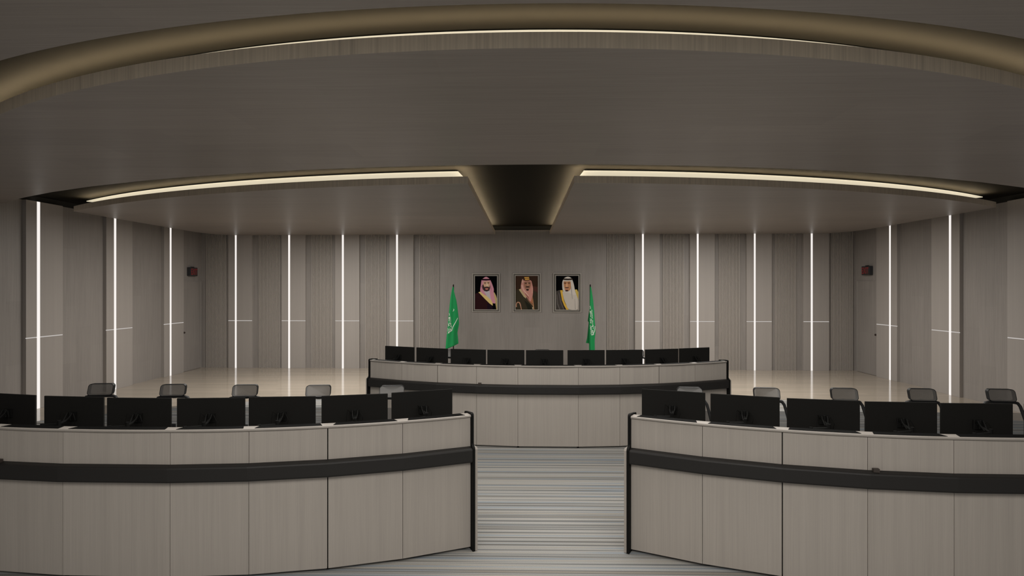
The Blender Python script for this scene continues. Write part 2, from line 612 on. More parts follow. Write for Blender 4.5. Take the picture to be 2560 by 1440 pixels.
# left wall (ex runs away from the camera)
lp = [(15.08, 'raised pale panel with light strip on left wall, next to the door'),
      (12.97, 'raised pale panel with light strip on left wall, middle of three'),
      (10.85, 'raised pale panel with light strip on left wall, leftmost in the photo')]
for y, lab in lp:
    wall_panel((XL, y), (0, 1), (1, 0), 0.88, 0.245, 0.322, lab)
rp = [(14.72, 0.85, .245, .315, 'raised pale panel with light strip on right wall, next to the door'),
      (12.63, 0.86, .245, .315, 'raised pale panel with light strip on right wall, middle of three'),
      (10.53, 0.87, .245, .315, 'raised pale panel on right wall cut off at the photo right edge')]
for y, w, s0, s1, lab in rp:
    wall_panel((XR, y), (0, 1), (-1, 0), w, s0, s1, lab)
bp = [(570.7, 630.0, 587.2, 591.7), (704.0, 763.7, 720.5, 725.4), (838.0, 898.3, 854.7, 859.6), (973.7, 1033.6, 990.2, 995.0),
      (1587.7, 1649.5, 1605.0, 1609.8), (1725.0, 1787.0, 1742.0, 1746.8), (1866.6, 1929.7, 1884.8, 1889.3), (2009.0, 2073.0, 2027.0, 2032.0)]
where = ['at the left end of the back wall', 'second from the left end of the back wall', 'third from the left end of the back wall',
         'nearest the left flag', 'nearest the right flag', 'third from the right end of the back wall',
         'second from the right end of the back wall', 'at the right end of the back wall']
bex = Vector((cos(BROT), sin(BROT), 0))
for (a, b, c, d), wh in zip(bp, where):
    xa, xb, xc_, xd = (xback(t) for t in (a, b, c, d))
    k = 1 / cos(BROT)
    wall_panel((xa, yback(xa, PROUD)), bex, (0, -1), (xb - xa) * k, (xc_ - xa) * k, (xd - xa) * k,
               'raised pale panel with light strip ' + wh)

# ------------------------------------------------------------------ slatted panels
sl = [(513.5, 563), (645.5, 697), (778, 829), (912, 964), (1047.5, 1097), (1519, 1571), (1658, 1711), (1798.5, 1851), (1939, 1992), (2081, 2134)]
swh = ['at the left end of the back wall', 'second from the left end of the back wall', 'third from the left end of the back wall',
       'fourth from the left end of the back wall', 'just left of the left flag', 'just right of the right flag',
       'fourth from the right end of the back wall', 'third from the right end of the back wall',
       'second from the right end of the back wall', 'at the right end of the back wall']
for (a, b), wh in zip(sl, swh):
    xa, xb = xback(a), xback(b)
    root = empty('slat_panel', (xa, yback(xa, PROUD), 0), BROT)
    tag(root, 'panel of narrow vertical slats ' + wh, 'slat panel', 'slatted wall panels')
    w = (xb - xa)
    MB().box((w / 2, -.004, ZW / 2), (w, .007, ZW - .002)).build('backing_board', M_GROOVE, root)
    mb = MB()
    N_ = 15
    p = w / (N_ - 0.45)
    for i in range(N_):
        mb.box((i * p + p * .29, -.019, ZW / 2), (p * .57, .022, ZW - .002))
    mb.build('slats', M_SLAT, root)

# ------------------------------------------------------------------ doors
for nm, X, sg, y0, y1 in (('door_1', XL, 1, 15.965, 16.93), ('door_2', XR, -1, 15.58, 16.56)):
    DH = 2.43
    d = MB().box((X + sg * .009, (y0 + y1) / 2, DH / 2 + .003), (.016, y1 - y0 - .03, DH - .006)).build(nm, M_SIDE)
    struct(d)
    MB().box((X + sg * .014, y1 - .006, DH / 2), (.026, .014, DH)).build('door_edge_strip', M_DOOREDGE, d)
    k = MB()
    k.cyl((0, 0, 0), .022, .012, 16)
    k.ball((0, 0, .04), .026, 8)
    k.cyl((0, 0, .01), .010, .03, 10)
    ko = k.build('door_knob', M_KNOB, d, smooth=True)
    ko.location = (X + sg * .017, y0 + .055, 1.055)
    ko.rotation_euler = (0, sg * PI / 2, 0)


# ------------------------------------------------------------------ exit signs
def text_mesh(body, size=1.0, extrude=0.0, offset=0.0):
    cu = bpy.data.curves.new('lettering', 'FONT')
    cu.body = body
    cu.align_x, cu.align_y = 'CENTER', 'CENTER'
    cu.size = size
    cu.extrude = extrude
    cu.offset = offset
    o = bpy.data.objects.new('lettering', cu)
    COL.objects.link(o)
    dg = bpy.context.evaluated_depsgraph_get()
    me = bpy.data.meshes.new_from_object(o.evaluated_get(dg))
    V = [v.co.copy() for v in me.vertices]
    Fc = [tuple(p.vertices) for p in me.polygons]
    bpy.data.objects.remove(o)
    bpy.data.curves.remove(cu)
    bpy.data.meshes.remove(me)
    return V, Fc


def exit_sign(X, sg, y, z, label):
    w, h, dp = .36, .235, .10
    root = empty('exit_sign', (X, y, z), sg * PI / 2)      # local -y points into the room
    tag(root, label, 'exit sign', 'exit signs above the side doors')
    MB().box((0, -dp / 2 - .001, 0), (w, dp, h)).build('case', M_SIGN, root, bevel=.012)
    MB().box((0, -dp - .002, 0), (w - .04, .005, h - .04)).build('face_plate', M_SIGNF, root)
    MB().box((0, -dp * .5, h / 2 + .008), (.10, .05, .018)).build('mounting_bracket', M_EDGE, root)
    V, Fc = text_mesh('EXIT', .19, .0, .003)
    xs = [v.x for v in V]
    ys = [v.y for v in V]
    kx = (w - .05) / (max(xs) - min(xs))
    ky = (h - .07) / (max(ys) - min(ys))
    cx, cy = (max(xs) + min(xs)) / 2, (max(ys) + min(ys)) / 2
    MB().add([((v.x - cx) * kx, -dp - .006, (v.y - cy) * ky) for v in V], Fc).build('lettering', M_RED, root)


exit_sign(XL, 1, 16.42, 2.25 + 41 * 16.4 / F, 'red lettered exit sign in a dark case above the door on the left wall')
exit_sign(XR, -1, 16.02, 2.25 + 43 * 16.0 / F, 'red lettered exit sign in a dark case above the door on the right wall')

# ------------------------------------------------------------------ curved consoles
WC, LS, D1, DD = 0.847, 0.5894, 0.1001, 0.1126


def joints():
    P = {1: Vector((WC / 2, 0))}
    A = [0.0]
    p = P[1].copy()
    a = D1
    for j in range(2, 6):
        p = p + LS * Vector((cos(a), sin(a)))
        P[j] = p.copy()
        A.append(a)
        a += DD
    return P, A


JP, JA = joints()


def jo(j, nn):
    """joint j (+-1..+-5) moved nn outward (toward the viewer)"""
    k = abs(j)
    if k < 5:
        m, h = (JA[k - 1] + JA[k]) / 2, (JA[k] - JA[k - 1]) / 2
    else:
        m, h = JA[4], 0.0
    q = JP[k] - nn / cos(h) * Vector((-sin(m), cos(m)))
    return Vector((q.x if j > 0 else -q.x, q.y))


ORDER = [-5, -4, -3, -2, -1, 1, 2, 3, 4, 5]


def smooth_line(nn, sub=6):
    pts = []
    for a, b in zip(ORDER[:-1], ORDER[1:]):
        pa, pb = jo(a, nn), jo(b, nn)
        d = (pb - pa)
        nrm = Vector((d.y, -d.x)).normalized()
        sag = d.length * (0.10 if (a, b) == (-1, 1) else DD) / 8
        for i in range(sub):
            t = i / sub
            pts.append(pa + d * t + nrm * (4 * t * (1 - t) * sag))
    pts.append(jo(5, nn))
    return pts


def ribbon(profile, line):
    """sweep a closed (n, z) profile along a console line; line(nn) gives the plan polyline"""
    cols = [line(nn) for nn, z in profile]
    rings = []
    for i in range(len(cols[0])):
        rings.append([(cols[k][i].x, cols[k][i].y, profile[k][1]) for k in range(len(profile))])
    return MB().rings(rings)


def facet(nn):
    return [jo(j, nn) for j in ORDER]


def slab(j0, j1, n0, n1, z0, z1, gap0, gap1):
    """flat board between joints j0 and j1, from n0 (front) to n1 (back)"""
    f0, f1, b0, b1 = jo(j0, n0), jo(j1, n0), jo(j0, n1), jo(j1, n1)
    d = (f1 - f0).normalized()
    return MB().prism([f0 + d * gap0, f1 - d * gap1, b1 - d * gap1, b0 + d * gap0], z0, z1)


def make_console():
    root = empty('curved_console')
    SEG = list(zip(ORDER[:-1], ORDER[1:]))
    for a, b in SEG:
        g0 = .0045 if abs(a) == 3 else .0018
        g1 = .0045 if abs(b) == 3 else .0018
        slab(a, b, 0, -.018, .025, .752, g0, g1).build('lower_panel', M_DESK, root)
    for a, b in SEG:
        g0 = .0045 if abs(a) == 3 else .0018
        g1 = .0045 if abs(b) == 3 else .0018
        slab(a, b, -.003, -.021, .884, 1.131, g0, g1).build('upper_panel', M_DESK, root)
    ribbon([(-.03, .888), (-.002, .888), (.036, .878), (.046, .872), (.050, .862), (.050, .772), (.044, .759), (-.03, .757)], facet).build('belt', M_BELT, root)
    ribbon([(-.022, .03), (-.022, 1.133), (-.05, 1.133), (-.05, .03)], facet).build('carcass', M_CORE, root)
    ribbon([(.000, 1.1345), (.006, 1.139), (.008, 1.146), (.006, 1.153), (.000, 1.157), (-.085, 1.157), (-.085, 1.1345)], smooth_line).build('ledge', M_LEDGE, root, smooth=False)
    for a, b in SEG:
        f0, f1 = jo(a, -.0035), jo(b, -.0035)
        b0, b1 = jo(a, -.0845), jo(b, -.0845)
        d = (f1 - f0).normalized()
        nrm = Vector((d.y, -d.x))
        Ln = (f1 - f0).length
        e0 = .042 if a != -5 else .05
        e1 = .042 if b != 5 else .05
        fr = [f0 + d * t + nrm * (4 * (t / Ln) * (1 - t / Ln) * Ln * .11 / 8) for t in [e0 + (Ln - e0 - e1) * i / 6 for i in range(7)]]
        Lb = (b1 - b0).length
        bk = [b0 + d * t for t in (e0 + .02, Lb - e1 - .02)]
        MB().prism(fr + bk[::-1], 1.1572, 1.1595).build('ledge_insert', M_INSERT, root)
    # work surface and legs of the table behind the front
    ribbon([(-.0505, .72), (-.0505, .75), (-.92, .75), (-.92, .72)], facet).build('worktop', M_DESK, root)
    for j in (-3, 3):
        q = jo(j, -.60)
        a = (JA[2] + JA[3]) / 2 * (1 if j > 0 else -1)
        MB().box((q.x, q.y, .36), (.03, .60, .718), a).build('support_panel', M_DESK, root)
    # end boards
    for s in (-1, 1):
        a = JA[4]
        ax = Vector((cos(a), sin(a)))
        nx = Vector((sin(a), -cos(a)))      # outward
        e = JP[5]

        def P(t, nn, z):
            q = e + ax * t + nx * nn
            return (q.x * s, q.y, z)
        prof = [(.050, .0), (.052, .872), (.046, .886), (.022, .905), (.016, .915), (.016, 1.150), (.012, 1.165), (.0, 1.173), (-.02, 1.174), (-.165, 1.160), (-.175, 1.14),
                (-.175, .752), (-.92, .752), (-.92, 0)]
        MB().rings([[P(.001, nn, z) for nn, z in prof], [P(.023, nn, z) for nn, z in prof]]).build('end_board', M_EDGE, root)
        prof = [(.046, .004), (.046, .868), (.036, .884), (-.92, .884), (-.92, .004)]
        MB().rings([[P(.0235, nn, z) for nn, z in prof], [P(.046, nn, z) for nn, z in prof]]).build('end_cladding', M_DESK, root)
    for j in (-5, -3, -1, 1, 3, 5):
        q = jo(j, -.05)
        off = -.05 if j == 5 else .05 if j == -5 else 0
        MB().cyl((q.x + off, q.y, 0), .016, .026, 12).build('levelling_foot', M_EDGE, root)
    f0, f1 = jo(-2, .02), jo(-1, .02)
    d = (f1 - f0).normalized()
    q = f0 + d * .05
    MB().box((q.x, q.y, .884 + .011), (.042, .03, .026), atan2(d.y, d.x)).build('sensor_box', M_BOXBROWN, root)
    return root


con = [((-3.1444, 4.6099), -.0136, 'nearest curved console on the left of the aisle, pale wood with a black belt'),
       ((3.5725, 4.4877), -.0236, 'nearest curved console on the right of the aisle, pale wood with a black belt'),
       ((0.3377, 8.5020), -.0103, 'farther curved console across the end of the aisle, pale wood with a black belt')]
CON = []
for i, (p, t, lab) in enumerate(con):
    o = make_console() if i == 0 else copy_tree(CON[0])
    o.location = (p[0], p[1], .003)
    o.rotation_euler = (0, 0, t)
    tag(o, lab, 'console', 'curved control room consoles')
    CON.append(o)

# ------------------------------------------------------------------ monitors
MW, MH, MTOP = .565, .335, 1.31


def make_monitor():
    """local: x along the width, -y the back (toward the viewer), z from the worktop"""
    root = empty('monitor')
    zc = MTOP - MH / 2 - .753
    b = MB()
    b.box((0, .008, zc), (MW, .016, MH))
    b.build('housing', M_MON, root, bevel=.004)
    MB().box((0, .0001, zc - .03), (MW * .62, .0012, MH * .62)).build('back_cover', M_MON, root)
    MB().box((0, .0175, zc + .004), (MW - .016, .002, MH - .026)).build('screen', M_SCREEN, root)
    ap = empty('stand_arm')
    ap.parent = root
    a = MB()
    a.box((0, -.012, zc), (.075, .016, .075))
    a.tube([(0, -.036, zc - .03), (0, -.036, zc + .040)], .010, 12)
    a.box((0, -.025, zc + .01), (.026, .022, .03))
    for sx in (-.020, .022):
        a.tube([(sx, -.040, zc + .036), (sx, -.058, zc + .010), (sx * .5, -.10, zc - .03)], .0055, 8)
    a.tube([(0, -.036, zc - .01), (.006, -.09, zc - .025), (.005, -.15, zc - .035)], .010, 10)
    a.tube([(.005, -.15, zc - .065), (.005, -.15, zc - .005)], .014, 12)
    a.build('arm_head', M_ARM, ap)
    a = MB()
    a.tube([(.005, -.15, zc - .04), (-.135, -.17, zc - .046)], .010, 10)
    a.tube([(-.135, -.17, zc - .085), (-.135, -.17, zc - .033)], .014, 12)
    a.build('arm_link', M_ARM, ap)
    a = MB()
    a.tube([(-.135, -.17, .012), (-.135, -.17, zc - .05)], .014, 12)
    a.cyl((-.135, -.17, 0), .05, .014, 20)
    a.build('post', M_ARM, ap)
    c = MB()
    c.tube([(.02, -.03, zc - .03), (.045, -.05, zc + .03), (.07, -.06, zc - .02), (.05, -.06, zc - .12), (-.02, -.09, zc - .18), (-.06, -.12, .03)], .003, 6)
    c.tube([(-.03, -.03, zc + .01), (-.06, -.06, zc + .05), (-.07, -.07, zc - .03), (-.05, -.08, zc - .15), (-.05, -.13, .03)], .003, 6)
    c.build('cables', M_EDGE, ap)
    return root


def mon_place(u0, v0, u1, v1):
    z = (EYE - MTOP) * F
    a, b = at_depth(u0, 720, z / (v0 - CY)), at_depth(u1, 720, z / (v1 - CY))
    m = (a + b) / 2
    d = b - a
    return m.x, m.y, atan2(d.y, d.x)


mons = [
    # left console
    (0, -55, 981, 105.5, 989, 'monitor at the left edge of the photo on the left console'),
    (0, 107.5, 989.7, 261, 993.2, 'monitor on the left console, second from the left edge of the photo'),
    (0, 264, 994.2, 430, 995.6, 'monitor on the left console, third from the left edge, middle of the curve'),
    (0, 441, 996, 613, 994, 'monitor on the left console, fourth from the aisle'),
    (0, 620, 992.8, 790, 990.8, 'monitor on the left console, third from the aisle'),
    (0, 805, 990.2, 968, 984.0, 'monitor on the left console, second from the aisle'),
    (0, 980, 982.0, 1130.5, 972.4, 'monitor on the left console, nearest the aisle'),
    # right console
    (1, 1604.5, 972.4, 1763, 982, 'monitor on the right console, nearest the aisle'),
    (1, 1775.5, 984, 1950, 994, 'monitor on the right console, second from the aisle'),
    (1, 1966, 995.6, 2152, 1002.5, 'monitor on the right console, third from the aisle'),
    (1, 2160.5, 1003.8, 2346, 1006.6, 'monitor on the right console, fourth from the aisle'),
    (1, 2350, 1007.8, 2535, 1009.6, 'monitor on the right console, fifth from the aisle'),
    (1, 2552.5, 1010.2, 2738, 1008, 'monitor cut off by the right edge of the photo on the right console'),
    # far console
    (2, 961.5, 864.4, 1036.8, 868.2, 'monitor at the left end of the far console'),
    (2, 1039.6, 868.4, 1120.3, 872, 'monitor second from the left on the far console, in front of the left flag'),
    (2, 1127, 872.2, 1213.8, 874.3, 'monitor third from the left on the far console'),
    (2, 1219.3, 874.5, 1310, 875.2, 'monitor fourth from the left on the far console, below the left portrait'),
    (2, 1316.3, 875.5, 1407, 875.6, 'monitor in the middle of the far console, fifth from either end'),
    (2, 1420.3, 875.6, 1510.5, 875.2, 'monitor fourth from the right on the far console, in front of the right flag'),
    (2, 1516.4, 875.2, 1606, 874.4, 'monitor third from the right on the far console'),
    (2, 1612.7, 874.0, 1696, 871.6, 'monitor second from the right on the far console'),
    (2, 1699, 871.2, 1773.5, 868.2, 'monitor at the right end of the far console'),
]
proto = None
for k, u0, v0, u1, v1, lab in mons:
    x, y, t = mon_place(u0, v0, u1, v1)
    o = make_monitor() if proto is None else copy_tree(proto)
    proto = proto or o
    o.location = (x, y, .753)
    o.rotation_euler = (0, 0, t)
    tag(o, 'black ' + lab, 'monitor', ['monitors on the left console', 'monitors on the right console', 'monitors on the far console'][k])


# ------------------------------------------------------------------ office chairs
def rrect(w, h, r, n=6):
    pts = []
    for cx, cz, a0 in ((w / 2 - r, h / 2 - r, 0), (-w / 2 + r, h / 2 - r, PI / 2), (-w / 2 + r, -h / 2 + r, PI), (w / 2 - r, -h / 2 + r, 1.5 * PI)):
        for i in range(n + 1):
            a = a0 + PI / 2 * i / n
            pts.append((cx + r * cos(a), cz + r * sin(a)))
    return pts


def make_chair():
    """faces -y; origin on the floor under the seat"""
    root = empty('office_chair')
    MB().cyl((0, 0, .075), .045, .05, 20).build('base_hub', M_CHAIR, root)
    for k in range(5):
        a = PI / 2 + 2 * PI * k / 5
        d = Vector((cos(a), sin(a), 0))
        t = Vector((-sin(a), cos(a), 0))
        r0, r1 = .03, .30
        leg = MB().rings([[d * r0 + t * .024 + Vector((0, 0, .075)), d * r0 - t * .024 + Vector((0, 0, .075)), d * r0 - t * .024 + Vector((0, 0, .12)), d * r0 + t * .024 + Vector((0, 0, .12))],
                          [d * r1 + t * .014 + Vector((0, 0, .062)), d * r1 - t * .014 + Vector((0, 0, .062)), d * r1 - t * .014 + Vector((0, 0, .085)), d * r1 + t * .014 + Vector((0, 0, .085))]]
                         ).build('leg', M_CHAIR, root)
        p = d * .29
        c = MB()
        for sgn in (-1, 1):
            q = p + t * .014 * sgn
            c.rings([[q + d * (.029 * cos(2 * PI * i / 14)) + Vector((0, 0, .030 + .029 * sin(2 * PI * i / 14))) + t * (.008 * e) for i in range(14)] for e in (-1, 1)])
        c.build('caster', M_EDGE, leg)
    MB().cyl((0, 0, .12), .026, .30, 16).build('gas_lift', M_CHROME, root)
    pr = rrect(.49, .47, .10, 5)
    rg = []
    for ins, z in ((.03, .415), (0, .43), (0, .465), (.012, .485), (.05, .492)):
        rg.append([(x * (1 - ins / .245), y * (1 - ins / .235) - .02 + (0), z + .012 * (y / .235) * (1 if y < 0 else 0)) for x, y in pr])
    MB().rings(rg).build('seat', M_CLOTHSEAT, root, smooth=True)
    # backrest: loop tube with net
    side = [(.17, .215, .50), (.215, .225, .62), (.234, .238, .76), (.210, .262, .88), (.189, .282, .98), (.172, .292, 1.045), (.152, .296, 1.076), (.12, .297, 1.085)]
    loop = [(0, .298, 1.087)] + [(x, y, z) for x, y, z in side[::-1]] + [(0.09, .212, .485), (0, .212, .485), (-.09, .212, .485)] + [(-x, y, z) for x, y, z in side]
    MB().tube(loop, .0155, 8, closed=True).build('backrest_frame', M_CHAIR, root, smooth=True)
    rg = []
    for x, y, z in side[:-3]:
        rg.append([(x * t, y + .035 * (1 - t * t), z) for t in [i / 5 - 1 for i in range(11)]])
    MB().rings(rg, closed_ring=False, cap=False).build('backrest_net', M_NETD, root, smooth=True)
    MB().box((0, .268, .62), (.07, .02, .36), M=Matrix.Rotation(-.10, 3, 'X')).build('back_spine', M_CHAIR, root, bevel=.006)
    # headrest
    hz = 1.158
    out = rrect(.258, .124, .030, 5)

    def hp(x, z, off=0.0):
        return (x, .290 - .55 * x * x + off + .30 * z, hz + z - .006 * (x / .127) ** 2 * (1 if z > 0 else 0))
    rim = MB()
    ins = rrect(.250, .1155, .027, 5)
    rim.rings([[hp(x, z, 0) for x, z in out], [hp(x * .97, z * .97, .052) for x, z in out], [hp(x * .97, z * .97, .052) for x, z in ins],
               [hp(x, z, 0) for x, z in ins], [hp(x, z, 0) for x, z in out]], cap=False)
    hr = rim.build('headrest', M_CHFRAME, root, smooth=False)
    rg = [[hp(x * k, z * k, .002) for x, z in ins] for k in (.002, .3, .6, .85, 1.0)]
    MB().rings(rg, cap=False).build('headrest_net', M_NET, hr, smooth=True)
    MB().box((0, .322, 1.085), (.04, .012, .04)).build('headrest_stem', M_CHAIR, hr, bevel=.004)
    for sgn in (-1, 1):
        arm = MB()
        arm.tube([(sgn * .20, .06, .43), (sgn * .275, .06, .45), (sgn * .285, .05, .52), (sgn * .285, .04, .655)], [.016, .018, .018, .016], 8)
        am = arm.build('armrest', M_CHAIR, root, smooth=True)
        MB().box((sgn * .285, -.01, .668), (.075, .24, .026)).build('armrest_pad', M_CHAIR, am, bevel=.010)
    return root


chairs = [
    (253, 957.8, 'left', 'behind the left console, farthest left in the photo'),
    (433, 959.5, 'left', 'behind the left console, second from the left'),
    (613, 960.7, 'left', 'behind the left console, third from the left'),
    (796, 961.6, 'left', 'behind the left console, fourth from the left'),
    (980, 962.8, 'left', 'behind the left console, nearest the aisle'),
    (1724, 967.3, 'right', 'behind the right console, nearest the aisle'),
    (1916.5, 968.3, 'right', 'behind the right console, second from the aisle'),
    (2110.5, 969.2, 'right', 'behind the right console, third from the aisle'),
    (2305.5, 970.4, 'right', 'behind the right console, fourth from the aisle'),
    (2503, 971.6, 'right', 'behind the right console, at the right edge of the photo'),
    (1356, 873.2, 'far', 'behind the middle monitor of the far console'),
    (1124, 873.2, 'far', 'behind the gap in the monitors below the left flag'),
    (1590, 873.6, 'far', 'behind the far console, beside its third monitor from the right'),
]
proto = None
HTOP = 1.2255
for u, v, k, lab in chairs:
    p = at_depth(u, v, (EYE - HTOP) * F / (v - CY))
    o = make_chair() if proto is None else copy_tree(proto)
    proto = proto or o
    # headrests lean a little off square, as in the photo
    rz = {'left': .10, 'right': -.10, 'far': 0.0}[k]
    o.location = (p.x - .30 * -sin(rz), p.y - .30 * cos(rz), .003)
    o.rotation_euler = (0, 0, rz)
    tag(o, 'black mesh chair with headrest ' + lab, 'chair', {'left': 'chairs behind the left console', 'right': 'chairs behind the right console', 'far': 'chairs behind the far console'}[k])


# ------------------------------------------------------------------ framed portraits
def ell(cx, cy, rx, ry, a0=0, a1=2 * PI, n=20):
    m = n if abs(a1 - a0 - 2 * PI) < 1e-6 else n + 1
    return [(cx + rx * cos(a0 + (a1 - a0) * i / n), cy + ry * sin(a0 + (a1 - a0) * i / n)) for i in range(m)]


PK = 2.0


def pcol(r, g, b):
    return tuple(min(.85, lin(c) * PK) for c in (r, g, b))


def catmull(P, sub=4):
    out = []
    n = len(P)
    for i in range(n):
        p0, p1, p2, p3 = (Vector(P[(i + k) % n]) for k in (-1, 0, 1, 2))
        for s in range(sub):
            t = s / sub
            out.append(tuple(0.5 * ((2 * p1) + (p2 - p0) * t + (2 * p0 - 5 * p1 + 4 * p2 - p3) * t * t + (3 * p1 - p0 - 3 * p2 + p3) * t ** 3)))
    return out


PIC = (155, 170, 885, 1240)
ART = [
    # 1: red-checked headdress, dark beard, brown cloak
    [((4, 4, 5), [(155, 170), (885, 170), (885, 1240), (155, 1240)]),
     ((34, 17, 19), [(155, 742), (262, 700), (330, 720), (560, 900), (735, 1110), (738, 1240), (155, 1240)]),
     ((24, 14, 22), [(560, 1040), (735, 1110), (738, 1240), (560, 1240)]),
     ((172, 152, 100), [(268, 692), (345, 668), (470, 735), (600, 850), (742, 965), (738, 1120), (640, 1050), (480, 900), (310, 728)]),
     ((150, 134, 92), [(752, 690), (800, 700), (850, 800), (885, 900), (885, 1240), (862, 1240), (826, 1040), (790, 850)]),
     ((148, 142, 148), [(440, 655), (645, 640), (670, 800), (742, 965), (640, 905), (520, 790)]),
     ((160, 112, 126), catmull([(372, 310), (420, 252), (520, 197), (622, 250), (672, 318), (722, 430), (776, 590), (772, 700), (800, 860), (828, 1032), (745, 1034), (690, 940), (655, 780), (640, 640), (560, 600), (450, 650), (540, 800), (440, 760), (340, 665), (330, 600), (352, 440)], 3)),
     ((122, 74, 92), [(650, 480), (690, 560), (720, 760), (700, 640)]),
     ((132, 84, 100), [(355, 470), (400, 500), (440, 640), (400, 600)]),
     ((48, 36, 36), catmull([(398, 480), (440, 440), (640, 440), (650, 560), (620, 630), (545, 668), (460, 640), (410, 570)], 3)),
     ((168, 136, 114), catmull([(432, 400), (445, 350), (640, 345), (648, 460), (625, 530), (560, 520), (480, 525), (445, 480)], 3)),
     ((188, 160, 140), ell(560, 460, 26, 60)),
     ((96, 70, 60), ell(487, 412, 34, 12)), ((96, 70, 60), ell(598, 406, 34, 12)),
     ((60, 44, 40), ell(487, 384, 42, 9)), ((60, 44, 40), ell(600, 378, 40, 9)),
     ((46, 32, 32), ell(550, 528, 66, 18)), ((152, 98, 88), ell(545, 582, 50, 30)), ((110, 60, 56), ell(546, 570, 36, 8)),
     ((24, 9, 16), [(386, 262), (520, 268), (655, 262), (664, 306), (520, 316), (382, 308)])],
    # 2: red headdress with gold band, dark green cloak, cane
    [((46, 32, 25), [(155, 170), (885, 170), (885, 1240), (155, 1240)]),
     ((62, 38, 34), [(700, 500), (885, 520), (885, 740), (740, 660)]),
     ((46, 41, 32), catmull([(155, 660), (260, 605), (330, 600), (480, 640), (700, 620), (780, 660), (885, 740), (885, 1240), (155, 1240)], 2)),
     ((30, 30, 24), [(440, 940), (640, 1090), (720, 1240), (560, 1240)]),
     ((150, 134, 104), [(262, 604), (330, 576), (500, 800), (500, 890), (420, 830)]),
     ((158, 112, 104), catmull([(350, 360), (385, 270), (440, 300), (560, 290), (660, 320), (690, 400), (722, 560), (715, 780), (660, 960), (620, 975), (510, 840), (400, 700), (328, 560)], 3)),
     ((120, 76, 68), [(440, 620), (560, 760), (600, 930), (560, 880), (470, 740)]),
     ((180, 140, 128), [(340, 480), (380, 440), (430, 600), (590, 800), (580, 830), (400, 640)]),
     ((178, 138, 126), [(690, 460), (712, 560), (708, 720), (690, 730)]),
     ((150, 112, 82), [(500, 880), (720, 1090), (706, 800), (730, 940), (765, 1240), (745, 1240), (715, 1110), (600, 990)]),
     ((138, 88, 64), [(660, 960), (706, 860), (712, 1060), (640, 1000)]),
     ((126, 92, 76), catmull([(430, 380), (500, 345), (640, 350), (650, 480), (610, 580), (545, 625), (470, 580), (435, 490)], 3)),
     ((146, 110, 92), ell(555, 440, 28, 60)),
     ((40, 28, 24), ell(490, 405, 40, 13)), ((40, 28, 24), ell(600, 400, 36, 13)),
     ((42, 30, 26), ell(548, 520, 66, 20)), ((140, 108, 94), ell(545, 568, 40, 22)), ((44, 32, 28), ell(545, 612, 44, 30)),
     ((52, 38, 26), [(400, 300), (440, 215), (600, 205), (640, 300), (590, 320), (470, 330)]),
     ((170, 130, 66), [(440, 210), (590, 205), (596, 240), (446, 245)]), ((160, 120, 62), [(455, 258), (602, 250), (606, 300), (470, 310)]),
     ((168, 136, 122), [(352, 350), (384, 268), (414, 350), (390, 420)]),
     ((150, 112, 92), [(168, 1160), (166, 1080), (190, 1010), (240, 988), (300, 1010), (332, 1090), (360, 1240), (335, 1240), (306, 1110), (280, 1040), (240, 1015), (205, 1040), (192, 1090), (200, 1150)]),
     ((150, 140, 118), ell(716, 1190, 18, 36))],
    # 3: white headdress, dark cloak with gold edge
    [((4, 4, 5), [(155, 170), (885, 170), (885, 1240), (155, 1240)]),
     ((54, 50, 48), catmull([(155, 690), (200, 650), (290, 620), (400, 700), (480, 1000), (520, 1240), (155, 1240)], 2)),
     ((76, 70, 70), [(240, 700), (262, 700), (330, 1000), (430, 1240), (400, 1240), (300, 1010)]),
     ((82, 78, 76), [(180, 760), (196, 760), (220, 1040), (300, 1240), (270, 1240), (200, 1060)]),
     ((34, 30, 28), [(290, 700), (310, 720), (380, 960), (470, 1240), (440, 1240), (350, 980)]),
     ((172, 138, 56), [(294, 624), (376, 626), (388, 800), (420, 960), (480, 1080), (575, 1232), (500, 1240), (420, 1110), (350, 930)]),
     ((160, 140, 72), [(768, 606), (836, 600), (885, 690), (885, 940), (850, 860)]),
     ((156, 150, 143), catmull([(372, 680), (450, 650), (640, 630), (760, 640), (830, 800), (885, 960), (885, 1228), (580, 1228), (480, 1060), (420, 920), (390, 790)], 3)),
     ((164, 158, 152), catmull([(360, 450), (372, 340), (430, 240), (545, 198), (650, 240), (700, 330), (742, 470), (768, 610), (800, 760), (700, 760), (560, 700), (430, 690), (372, 600)], 3)),
     ((136, 131, 128), [(640, 470), (672, 560), (700, 900), (676, 900), (640, 640)]),
     ((136, 131, 126), [(760, 900), (772, 900), (800, 1228), (770, 1228)]),
     ((150, 108, 78), catmull([(405, 400), (420, 345), (510, 350), (620, 345), (640, 440), (640, 560), (600, 630), (530, 660), (460, 630), (425, 540)], 3)),
     ((176, 134, 104), ell(510, 470, 26, 62)),
     ((100, 68, 50), ell(452, 415, 36, 15)), ((100, 68, 50), ell(575, 412, 36, 15)),
     ((74, 52, 42), ell(452, 390, 42, 10)), ((74, 52, 42), ell(576, 386, 42, 10)),
     ((58, 42, 38), ell(512, 545, 68, 14)), ((150, 100, 84), ell(508, 578, 44, 14)), ((56, 40, 40), ell(508, 640, 52, 26)),
     ((40, 33, 29), [(395, 252), (545, 262), (700, 252), (702, 296), (545, 310), (392, 298)])],
]
PLAB = ['framed portrait of a dark-bearded man in pink headdress and brown cloak, leftmost',
        'framed portrait of a man in a gold-banded headdress holding a cane, middle of the three',
        'framed portrait of an older man in a white headdress and robe, right of the three']
ART_M = {}


def art_mat(c):
    if c not in ART_M:
        ART_M[c] = plain('portrait_paint', pcol(*c), 0.8, spec=0.02, noise=0.05)
    return ART_M[c]


